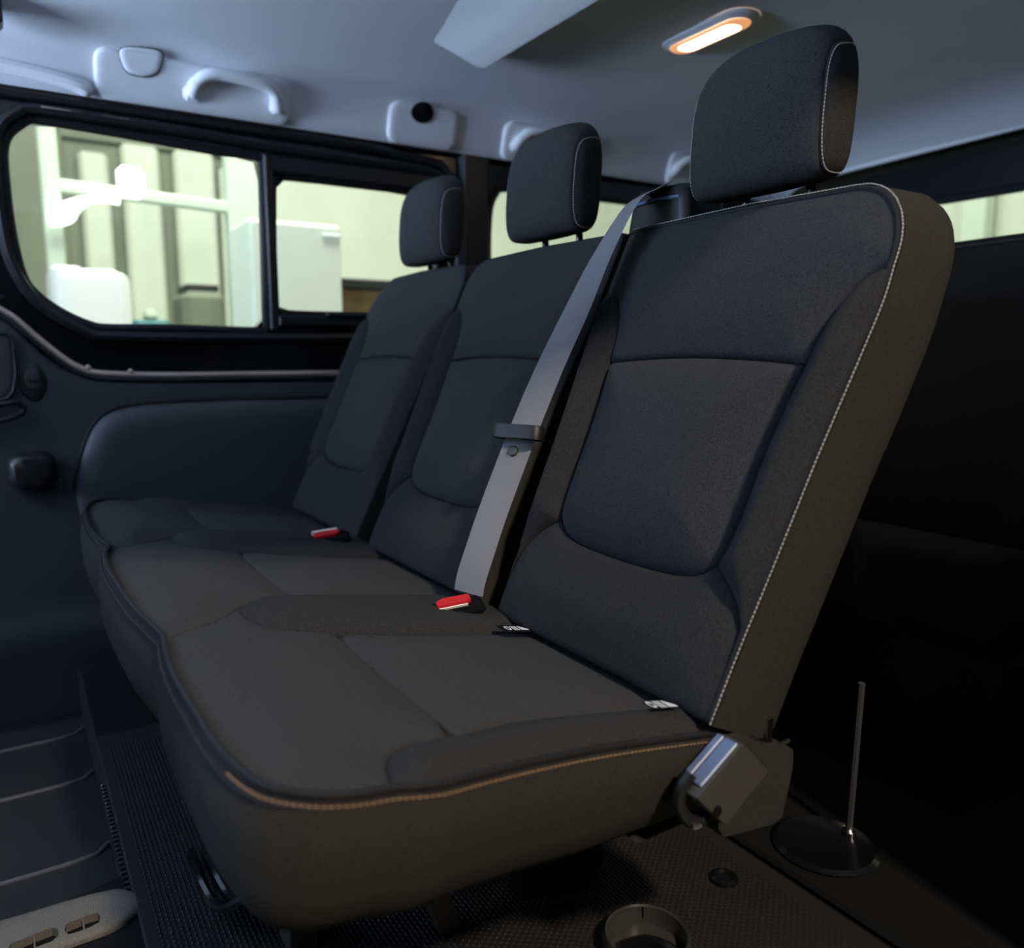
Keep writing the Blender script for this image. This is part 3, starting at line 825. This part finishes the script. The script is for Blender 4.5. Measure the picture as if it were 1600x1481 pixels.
def inset(Q, d):
    T = np.roll(Q, -1, 0) - np.roll(Q, 1, 0); T /= np.linalg.norm(T, axis=1)[:, None]
    N = np.stack([-T[:, 1], T[:, 0]], 1)
    a = 0.5 * np.sum(Q[:, 0] * np.roll(Q[:, 1], -1) - np.roll(Q[:, 0], -1) * Q[:, 1])
    if a < 0: N = -N
    return Q + N * d
for hh_, d in ((-.006, .008), (-.001, .0), (-.012, -.004), (-.045, -.004), (-.085, .004), (-.108, .014), (-.124, .030), (-.131, .055), (-.133, .09)):
    Q = inset(CO, d)
    lift = .028 * np.clip((Q[:, 1] - .33) / .2, 0, 1) * np.clip(-hh_ / .13, 0, 1)
    rings.append([tuple(p) for p in fs(Q, hh_ + lift)])
v, f = loft(rings)
cush = obj('seat_cushion', v, f, 'side_fabric', bench, True, 50)
def pad(name, poly, m='cushion_fabric', **k):
    o = panel(name, fs, poly, m, cush, **k); return o
# front pads
pn = d1[::-1] + front[::-1][1:] + boln[1:]
near_front = front + d1[1:] + upto(c1r, CR)[1:] + cr_line((-.392, CR), (-.063, CR)) + upto(boln, CR)[::-1][:-1]
mid_front = front_mid + d2[1:] + upto(c2r, CR)[1:] + cr_line((-.897, CR), (-.551, CR)) + upto(c1l, CR)[::-1] + d1[::-1][1:-1]
far_front = front_far + upto(bolf, CR)[1:] + cr_line((-1.373, CR), (-1.056, CR)) + upto(c2l, CR)[::-1] + d2[::-1][1:-1]
for nm, poly, c, sd in (('front_pad', near_front, CX[0], 1), ('front_pad', mid_front, CX[1], 2), ('front_pad', far_front, CX[2], 3)):
    pad(nm, poly, step=.009, edge=.006, depth=.002, bulge=.011, breadth=.05, hfun=wrinkle(c, sd))
near_rear = cr_line((-.392, CR), (-.063, CR))[::-1] + frm(c1r, CR) + frm(boln, CR)[::-1]
mid_rear = cr_line((-.897, CR), (-.551, CR))[::-1] + frm(c2r, CR) + frm(c1l, CR)[::-1]
far_rear = cr_line((-1.373, CR), (-1.056, CR))[::-1] + frm(bolf, CR) + frm(c2l, CR)[::-1]
for poly in (near_rear, mid_rear, far_rear):
    pad('rear_pad', poly, step=.011, edge=.010, depth=.004, bulge=.010, breadth=.05)
pad('side_bolster', boln + outn[::-1][:-1], 'twill', step=.009, edge=.010, depth=.004, bulge=.020, breadth=.03)
pad('side_bolster', bolf + outf[::-1][:-1], 'twill', step=.009, edge=.010, depth=.004, bulge=.020, breadth=.03)
def wedge_h(tip):
    return lambda V: .022 * np.clip((V[:, 1] - .10) / .14, 0, 1)
pad('divider', c1r + c1l[::-1][:-1], 'twill', step=.009, edge=.012, depth=.004, bulge=.020, breadth=.02, skirt=.05)
pad('divider', c2r + c2l[::-1][:-1], 'twill', step=.009, edge=.012, depth=.004, bulge=.020, breadth=.02, skirt=.05)
pp = fs(np.array(resample(outn[::-1][:-1] + front + front_mid[1:] + front_far[1:], .012)), .001)
MB().add(*tube(pp, .0038, 7)).build('piping', 'piping', cush)
q = np.array(resample(inset(CO, -.0038)[:], .01))
sp = outn[::-1][:-1] + front[:26]
sq = resample(sp, .012); T = np.gradient(sq, axis=0); T /= np.linalg.norm(T, axis=1)[:, None]
dashes('stitching', fs(sq + np.stack([-T[:, 1], T[:, 0]], 1) * .0042, -.006), 'thread_tan', cush, .0055, .0036, .0007)
fq = resample(front + front_mid[1:] + front_far[1:], .012)
MB().add(*tube(fs(inset(np.array(fq), 0) + np.array((0, -.004)), -.010), .0025, 6)).build('piping', 'piping', cush)

# little sewn airbag / child-seat tags
def seat_tag(a, s, ang, w=.045, d=.030, h0=.0135):
    ca, sa = math.cos(ang), math.sin(ang)
    def P(p, q, h): return tuple(fs(np.array([(a + p * ca - q * sa, s + p * sa + q * ca)]), h)[0])
    mb = MB(); mb.add([P(-w/2, -d/2, h0), P(w/2, -d/2, h0), P(w/2, d/2, h0), P(-w/2, d/2, h0), P(-w/2, -d/2, h0 + .0012), P(w/2, -d/2, h0 + .0012), P(w/2, d/2, h0 + .0012), P(-w/2, d/2, h0 + .0012)],
                      [(4, 5, 6, 7), (0, 1, 5, 4), (1, 2, 6, 5), (2, 3, 7, 6), (3, 0, 4, 7)])
    t = mb.build('sewn_tag', 'label', cush, False)
    pr = MB()
    hh_ = h0 + .0016
    def poly(pts): 
        n = len(pr.v); pr.add([P(x, y * 2.0, hh_) for x, y in pts], [tuple(range(len(pts)))])
    def annul(cx_, cy_, r0, r1):
        n = 16; pts = [P(cx_ + r * math.cos(2*math.pi*k/n), cy_ + 2 * r * math.sin(2*math.pi*k/n), hh_) for r in (r0, r1) for k in range(n)]
        pr.add(pts, [(k, (k + 1) % n, n + (k + 1) % n, n + k) for k in range(n)])
    annul(-.0125, 0, .0025, .0045)
    poly([(-.0125, .001), (-.0085, .003), (-.0085, .0045), (-.013, .0025)])
    for k in range(3): poly([(-.006 + k * .0035, -.005), (-.0038 + k * .0035, -.005), (-.0030 + k * .0035, .0045), (-.0052 + k * .0035, .0045)])
    poly([(.006, -.0048), (.018, -.0048), (.018, -.002), (.009, .0045), (.007, .0045)])
    pr.build('printed_pictogram', 'white_print', t, False)
seat_tag(-.350, .441, math.radians(90))
seat_tag(-.046, .432, math.radians(88), .034, .018, .0185)

# rear side flap of the cushion with hinge pocket
flp = [(.632, .352), (.650, .343), (.668, .330), (.690, .322), (.714, .322), (.716, .29), (.708, .26), (.700, .231), (.66, .236), (.600, .245), (.600, .34)]
v, f = plate(flp, [], 0, -.012, .028, .02); obj('hinge_cover', v, f, 'side_fabric', bench, True, 40)
MB().add(*tube([(.010, p[0], p[1]) for p in catmull([(.655, .341), (.672, .327), (.69, .321), (.714, .322)], 4)], .0025, 6)).build('cover_hem', 'piping', bench)
MB().add(*tube([(-.01, .690, .30), (-.01, .690, .35)], .014, 10)).build('hinge_arm', 'black_gloss', bench)

# ---- legs and frame under the cushion
def leg(pts, w, th, m='leg_metal'):
    mb = MB()
    rg = []
    for (x, y, z, s) in pts:
        rg.append([(x - th / 2, y - w / 2 * s, z), (x + th / 2, y - w / 2 * s, z), (x + th / 2, y + w / 2 * s, z), (x - th / 2, y + w / 2 * s, z)])
    mb.add(*loft(rg)); return mb.build('leg', m, bench, False)
leg([(-.37, .262, .0, 1.0), (-.365, .262, .18, .8), (-.36, .262, .33, .8)], .035, .05)
leg([(-.30, .44, .0, 1.0), (-.19, .36, .17, .9), (-.10, .30, .30, .9)], .03, .03)
leg([(-.30, .62, .0, 1), (-.30, .60, .28, 1)], .14, .03, 'black_plastic')
leg([(-1.10, .262, .0, 1.0), (-1.10, .262, .33, .8)], .035, .05)
leg([(-1.10, .62, .0, 1), (-1.10, .60, .28, 1)], .14, .03, 'black_plastic')
MB().add(*box((-.72, .44, .285), (1.25, .36, .03), .01)).build('seat_frame', 'black_plastic', bench)
mb = MB()
for dy in (-.02, .0, .022): mb.add(*tube(catmull([(-.62, .20 + dy, .02), (-.52, .19 + dy, .05), (-.44, .20 + dy, .045), (-.36, .22 + dy, .10)], 5), .007, 8))
mb.build('wiring_loom', 'black_gloss', bench)

# ================================================================== seat belts and buckles
belt = thing('seat_belt', (-.46, .65, .60), 'grey woven seat belt stretched diagonally between middle and nearest seat', 'seat belt')
cpath = [(-.412, .892, 1.012), (-.414, .868, 1.000), (-.420, .832, .978), (-.432, .786, .900), (-.444, .752, .824), (-.456, .708, .732), (-.462, .668, .645), (-.463, .647, .598), (-.463, .612, .521), (-.460, .582, .452), (-.461, .570, .418), (-.462, .566, .396)]
# across-width directions, twisting from edge-on at the guide to facing the cabin
C = catmull(cpath, 6); N = len(C)
vb = []; fb = []
for i, p in enumerate(C):
    t = np.array(C[min(i + 1, N - 1)]) - np.array(C[max(i - 1, 0)]); t /= np.linalg.norm(t)
    k = i / (N - 1)
    tw = np.interp(k, [0, .12, .22, .38, .5, .62, .8, 1], [.50, .42, .15, -.35, -.55, -.62, -.68, -.62])
    w = np.array((math.cos(tw), -math.sin(tw) * .9, 0)); w -= t * w.dot(t); w /= np.linalg.norm(w)
    nn = np.cross(w, t); nn *= -1 if nn[1] > 0 else 1
    hw = .0245
    for a, hgt in ((-1, 0), (-.9, .0008), (0, .0012), (.9, .0008), (1, 0), (.9, -.0008), (0, -.0012), (-.9, -.0008)):
        vb.append(p + w * a * hw + nn * hgt)
for i in range(N - 1):
    for k in range(8): fb.append((i * 8 + k, i * 8 + (k + 1) % 8, (i + 1) * 8 + (k + 1) % 8, (i + 1) * 8 + k))
fb += [tuple(range(8)), tuple((N - 1) * 8 + k for k in range(8))]
obj('webbing', vb, fb, 'webbing', belt, True, 60)
# parked tongue: a loop of black plastic round the webbing
tc_ = Vector((-.462, .655, .634)); Rt = Matrix.Rotation(math.radians(26), 3, 'Z') @ Matrix.Rotation(math.radians(-14), 3, 'X')
o2 = rrect(.086, .030, .014, 6); i2 = rrect(.058, .009, .004, 6)
rings = []
for (s, z, ring_) in ((1, -.010, o2), (1, .008, o2), (.95, .011, o2), (1, .011, i2), (1, -.010, i2)):
    rings.append([tuple(tc_ + Rt @ Vector((p[0] * s, p[1] * s, z))) for p in ring_])
v, f = loft(rings, False, False); n = len(o2)
f += [(4 * n + k, 4 * n + (k + 1) % n, (k + 1) % n, k) for k in range(n)]
obj('tongue_loop', v, f, 'rubber', belt, True, 40)
nb = Vector((.55, -.77, .30)).normalized()
Rb = Vector((0, 0, 1)).rotation_difference(nb).to_matrix()
v, f = lathe([(.0078, 0), (.0082, .003), (.0070, .0048), (.0055, .0042), (.003, .0045)], (0, 0, 0), 18)
obj('stop_button', [tuple(Vector((-.4650, .6480, .6060)) + Rb @ Vector(p)) for p in v], f, 'grey_plastic', belt, True, 50)

def buckle(a, s, label, cream):
    b = thing('belt_buckle', tuple(fs(np.array([(a, s)]), .02)[0]), label, 'buckle', 'buckles between the seats')
    o = fs(np.array([(a, s)]), .022)[0]
    # sleeve well in the divider + body lying in it, button facing up-forward
    R = Matrix.Rotation(math.radians(-14), 3, 'Z') @ Matrix.Rotation(math.radians(6), 3, 'X') @ Matrix.Rotation(math.radians(12), 3, 'Y')
    MB().add(*box(o + np.array((.002, .002, -.004)), (.040, .084, .016), .006, R)).build('sleeve', 'label', b)
    # red release button: wedge with chamfered ends
    bt = []
    oo = Vector(o)
    pts = [(-.005, -.029), (.011, -.029), (.012, .018), (.004, .029), (-.011, .029), (-.012, -.016)]
    rings = [[tuple(oo + R @ Vector((p[0] * sc_, p[1] * sc_, z))) for p in pts] for sc_, z in ((.88, .0), (.88, .009), (.82, .011))]
    MB().add(*loft(rings)).build('release_button', 'red', b, False)
    if cream:
        MB().add(*box(oo + R @ Vector((-.0138, -.003, .006)), (.007, .052, .013), .002, R)).build('button_edge', 'cream', b)
    else:
        MB().add(*box(oo + R @ Vector((.0118, -.003, .0045)), (.0018, .044, .007), .0008, R)).build('button_edge', 'cream', b)  # cream sliver stands for the thin highlight on the red face
buckle(-.440, .390, 'red seat belt buckle in the divider nearest the camera', False)
buckle(-.965, .383, 'red buckle with cream edge in divider between far and middle seats', True)

# outer buckle on the bench end
ob = thing('belt_buckle', (.03, .60, .32), 'grey seat belt buckle hanging on the near end of the bench cushion', 'buckle')
face = [(.606, .361), (.648, .318), (.584, .277), (.541, .320)]
c4 = np.array(face).mean(0)
def rr4(s, x):
    out = []
    P = [np.array(p) for p in face]
    for i in range(4):
        a, b, c = P[i - 1], P[i], P[(i + 1) % 4]
        for t in (.0, .5, 1.0):
            e0 = b + (a - b) / np.linalg.norm(a - b) * .004; e1 = b + (c - b) / np.linalg.norm(c - b) * .004
            q = e0 * (1 - t) ** 2 + 2 * b * t * (1 - t) + e1 * t * t
            q = c4 + (q - c4) * s; out.append((x, q[0], q[1]))
    return out
v, f = loft([rr4(.97, .010), rr4(1.0, .013), rr4(1.0, .036), rr4(.97, .039)])
obj('buckle_body', v, f, 'grey_plastic', ob, True, 40)
# glossy press button along the upper front edge
a, b = np.array(face[0]), np.array(face[3]); d = (b - a); Ld = np.linalg.norm(d); d /= Ld; nrm = np.array((-d[1], d[0])); nrm = nrm if nrm[0] < 0 else -nrm
mid = (a + b) / 2 + nrm * .001 - d * .004
ang = math.atan2(d[1], d[0])
Rx = Matrix.Rotation(ang, 3, 'X')
MB().add(*box((.0275, mid[0], mid[1]), (.017, Ld * .78, .004), .0012, Rx)).build('press_button', 'blue_sheen', ob)
MB().add(*box((.0130, mid[0], mid[1]), (.009, Ld * .78, .004), .0012, Rx)).build('press_button', 'blue_sheen', ob)
MB().add(*lathe([(.006, 0), (.0065, .0015), (.004, .002)], (.0385, .571, .297), 14, 'X')).build('cable_hole', 'label', ob)
MB().add(*tube(catmull([(.020, .552, .335), (.019, .541, .322), (.019, .538, .305), (.022, .548, .288), (.024, .562, .282), (.020, .575, .285)], 5), .0072, 8)).build('strap_loop', 'black_plastic', ob)
MB().add(*box((.030, .553, .283), (.006, .012, .006), .0015)).build('strap_rivet', 'steel', ob)

# ================================================================== floor fittings
ac = thing('floor_anchor', (-.119, .627, .008), 'dark round anchor cup with a split rim on the mat under the bench end', 'floor anchor')
AC = (-.119, .627, .008)
MB().add(*lathe([(.055, 0), (.056, .006), (.0545, .024), (.052, .027), (.0495, .025), (.048, .010), (.046, .003), (.002, .0025)], AC, 36)).build('cup', 'cup_plastic', ac)
MB().add(*tube([(-.158, .6555, .012), (-.1585, .656, .033)], .0013, 6)).build('split_line', 'label', ac)
MB().add(*tube(catmull([(-.135, .60, .014), (-.120, .625, .022), (-.100, .64, .022), (-.09, .65, .014)], 4), .008, 8)).build('anchor_bar', 'black_gloss', ac)
pg = MB().add(*lathe([(.020, 0), (.020, .004), (.014, .006), (.010, .003)], (-.165, .815, .009), 20)).build('floor_plug', 'black_gloss', None)
tag(pg, 'small round black plug near the rear edge of the woven mat', 'plug')
st = thing('support_strut', (-.13, 1.03, .012), 'thin upright grey rod in a round floor base behind the bench', 'strut')
MB().add(*tube([(-.13, 1.05, .02), (-.125, 1.05, .265)], .0055, 8)).build('rod', 'step_line', st)
MB().add(*lathe([(.075, 0), (.078, .004), (.070, .008), (.062, .004), (.010, .003)], (-.135, 1.00, .012), 32)).build('base_dish', 'black_gloss', st)
MB().add(*lathe([(.010, 0), (.010, .01), (.006, .014)], (-.13, 1.05, .014), 14)).build('foot', 'steel', st)

# ================================================================== third row seat
tr = thing('rear_bench', (-.70, 1.75, 0), 'black third-row bench in deep shadow behind the front bench', 'bench seat')
def slabseat(name, x0, x1, prof2, parent, m='twill', rx=.05):
    rings = []
    for u, k in ((x0, .86), (x0 + rx * .25, .95), (x0 + rx, 1), ((x0 + x1) / 2, 1.01), (x1 - rx, 1), (x1 - rx * .25, .95), (x1, .86)):
        c = np.mean(prof2, 0); rings.append([(u, c[0] + (p[0] - c[0]) * k, c[1] + (p[1] - c[1]) * k) for p in prof2])
    return MB().add(*loft(rings)).build(name, m, parent, True, 60)
bp = [tuple(p) for p in catmull([(1.62, .40), (1.68, .62), (1.77, .90), (1.80, .985), (1.84, 1.002), (1.90, .99), (1.91, .94), (1.86, .70), (1.78, .38), (1.70, .34)], 4, True)]
cp = [tuple(p) for p in catmull([(1.30, .40), (1.34, .425), (1.45, .42), (1.62, .38), (1.72, .36), (1.72, .25), (1.60, .22), (1.42, .24), (1.32, .27), (1.295, .33)], 4, True)]
for x0, x1 in ((-.60, -.08), (-1.10, -.61), (-1.55, -1.11)):
    bk_ = slabseat('backrest', x0, x1, bp, tr)
    slabseat('seat_cushion', x0, x1, cp, tr)
    MB().add(*tube([(x0 + .10, 1.797, .985), ((x0 + x1) / 2, 1.795, .988), (x1 - .10, 1.797, .985)], .002, 6)).build('top_seam', 'step_line', bk_)
MB().add(*box((-.80, 1.60, .13), (1.46, .40, .24), .02)).build('seat_base', 'black_plastic', tr)
dashes('stitching', [(-.58, 1.296, .30), (-.35, 1.292, .298), (-.10, 1.296, .31)], 'step_line', tr, .006, .004, .0006)

# ================================================================== the showroom outside
GZ = -.5
struct(MB().add(*box((-3.0, 2.0, GZ - .05), (14, 14, .1), .01)).build('ground', 'concrete', None, False))
struct(MB().add(*box((-7.2, 2.6, 1.7), (.2, 12, 4.6), .01)).build('wall_showroom', 'wall_out', None, False))
struct(MB().add(*box((-3.0, 6.2, 1.7), (8.6, .2, 4.6), .01)).build('wall_showroom_rear', 'wall_out', None, False))
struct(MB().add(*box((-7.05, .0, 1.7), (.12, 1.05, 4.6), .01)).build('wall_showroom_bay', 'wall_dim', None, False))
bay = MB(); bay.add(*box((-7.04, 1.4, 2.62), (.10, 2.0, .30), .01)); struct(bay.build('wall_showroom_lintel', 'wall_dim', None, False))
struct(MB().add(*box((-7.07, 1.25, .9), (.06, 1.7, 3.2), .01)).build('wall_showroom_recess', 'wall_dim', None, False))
for k, (y0, y1, nm) in enumerate(((.632, .847, 'narrow pale green wall panel beside the white post outside the window'), (.945, 1.235, 'wide pale green wall panel behind the lit floodlight'),
                                  (1.347, 1.68, 'pale green wall panel right of the floodlight'), (1.72, 2.06, 'pale wall panel next to the window divider'))):
    pnl = MB().add(*box((-6.98, (y0 + y1) / 2, 1.1 if k < 3 else 1.0), (.08, y1 - y0, 2.75 if k else 2.55), .03)).build('wall_panel', 'strip', None)
    tag(pnl, nm, 'wall panel', 'pale panels on the showroom wall')
fr_ = thing('hoist_frame', (-4.0, .65, GZ), 'white steel hoist frame with two posts and crossbar outside', 'frame')
MB().add(*box((-4.0, .255, .90), (.07, .082, 2.8), .01)).build('post', 'white_paint', fr_)
MB().add(*box((-4.0, 1.165, .90), (.10, .190, 2.8), .01)).build('post', 'white_paint', fr_)
MB().add(*box((-4.0, .70, 1.545), (.05, .86, .060), .01, Matrix.Rotation(math.radians(-2.2), 3, 'X'))).build('crossbar', 'white_paint', fr_)
fl_ = thing('floodlight', (-3.93, .60, 1.59), 'bright white floodlight box clamped on the crossbar outside', 'floodlight')
MB().add(*box((-3.925, .601, 1.594), (.07, .125, .150), .025)).build('lamp_box', 'work_light', fl_)
MB().add(*box((-3.967, .601, 1.54), (.014, .05, .05), .005)).build('clamp', 'white_paint', fl_)
bm = MB(); bm.add(*tube(catmull([(-3.92, .545, 1.500), (-3.92, .47, 1.505), (-3.92, .39, 1.485), (-3.92, .33, 1.445), (-3.92, .29, 1.405), (-3.92, .235, 1.372)], 5), [.020] * 10 + [.024, .028, .03, .034, .038, .042, .046, .050, .050, .048, .045, .040, .036, .03, .026, .02], 10))
tag(bm.build('lamp_arm', 'work_light', None), 'curved white glowing lamp arm ending at the white post', 'lamp arm')
wm = thing('service_machine', (-3.62, .352, GZ), 'rounded white machine at the lower corner of the front window', 'machine')
o2 = rrect(.318, .36, .06, 6)
MB().add(*loft([[(-3.62 + p[1] * (s + 1) / 2, .352 + p[0] * s, z + .012 * math.sin(p[0] * 30)) for p in o2] for s, z in ((.96, GZ + .1), (1, .5), (1.0, 1.075), (.97, 1.11), (.85, 1.125), (.3, 1.128))])).build('machine_body', 'white_bright', wm)
MB().add(*box((-3.62, .352, GZ + .05), (.30, .28, .1), .01)).build('base', 'black_plastic', wm)
sq = thing('tool_bin', (-4.25, .69, GZ), 'teal plastic bin standing right of the white machine', 'bin')
MB().add(*box((-4.25, .69, .22), (.2, .19, 1.44), .02)).build('bin_body', 'teal', sq)
MB().add(*lathe([(.03, 0), (.04, .02), (.03, .05), (.01, .06)], (-4.20, .69, .94), 14)).build('bin_knob', 'white_paint', sq)
s2 = thing('tool_bin', (-4.3, .157, GZ), 'teal plastic bin standing left of the white machine', 'bin')
MB().add(*box((-4.3, .157, .25), (.2, .16, 1.50), .02)).build('bin_body', 'teal', s2)
MB().add(*box((-4.3, .157, 1.009), (.21, .17, .02), .006)).build('bin_lid', 'teal', s2)
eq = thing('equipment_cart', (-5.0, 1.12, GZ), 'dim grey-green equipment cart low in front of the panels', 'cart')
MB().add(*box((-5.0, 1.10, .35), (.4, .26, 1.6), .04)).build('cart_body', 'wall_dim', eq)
MB().add(*box((-5.0, 1.10, 1.17), (.3, .20, .05), .01)).build('cart_top', 'dark_plastic', eq)
cb = thing('storage_cabinet', (-3.4, 1.25, GZ), 'tall white storage cabinet seen through the sliding window', 'cabinet')
MB().add(*box((-3.4, 1.19, .43), (.4, .42, 1.86), .01)).build('cabinet_body', 'cabinet_paint', cb)
MB().add(*box((-3.19, 1.19, .43), (.02, .41, 1.83), .004)).build('cabinet_door', 'cabinet_paint', cb)
MB().add(*box((-3.172, 1.35, 1.305), (.012, .09, .012), .003)).build('handle', 'trim_light', cb)
ct = thing('reception_counter', (-3.5, 1.7, GZ), 'brown counter with dark top beside the white cabinet', 'counter')
MB().add(*box((-3.5, 1.72, .29), (.45, .58, 1.58), .01)).build('counter_body', 'brown', ct)
MB().add(*box((-3.5, 1.72, 1.10), (.50, .60, .05), .008)).build('counter_top', 'dark_plastic', ct)
cl_ = MB().add(*box((-2.70, 6.0, 1.5), (.18, .12, 4.0), .01)).build('white_column', 'white_paint', None)
tag(cl_, 'white wall column seen through the rear window', 'column')
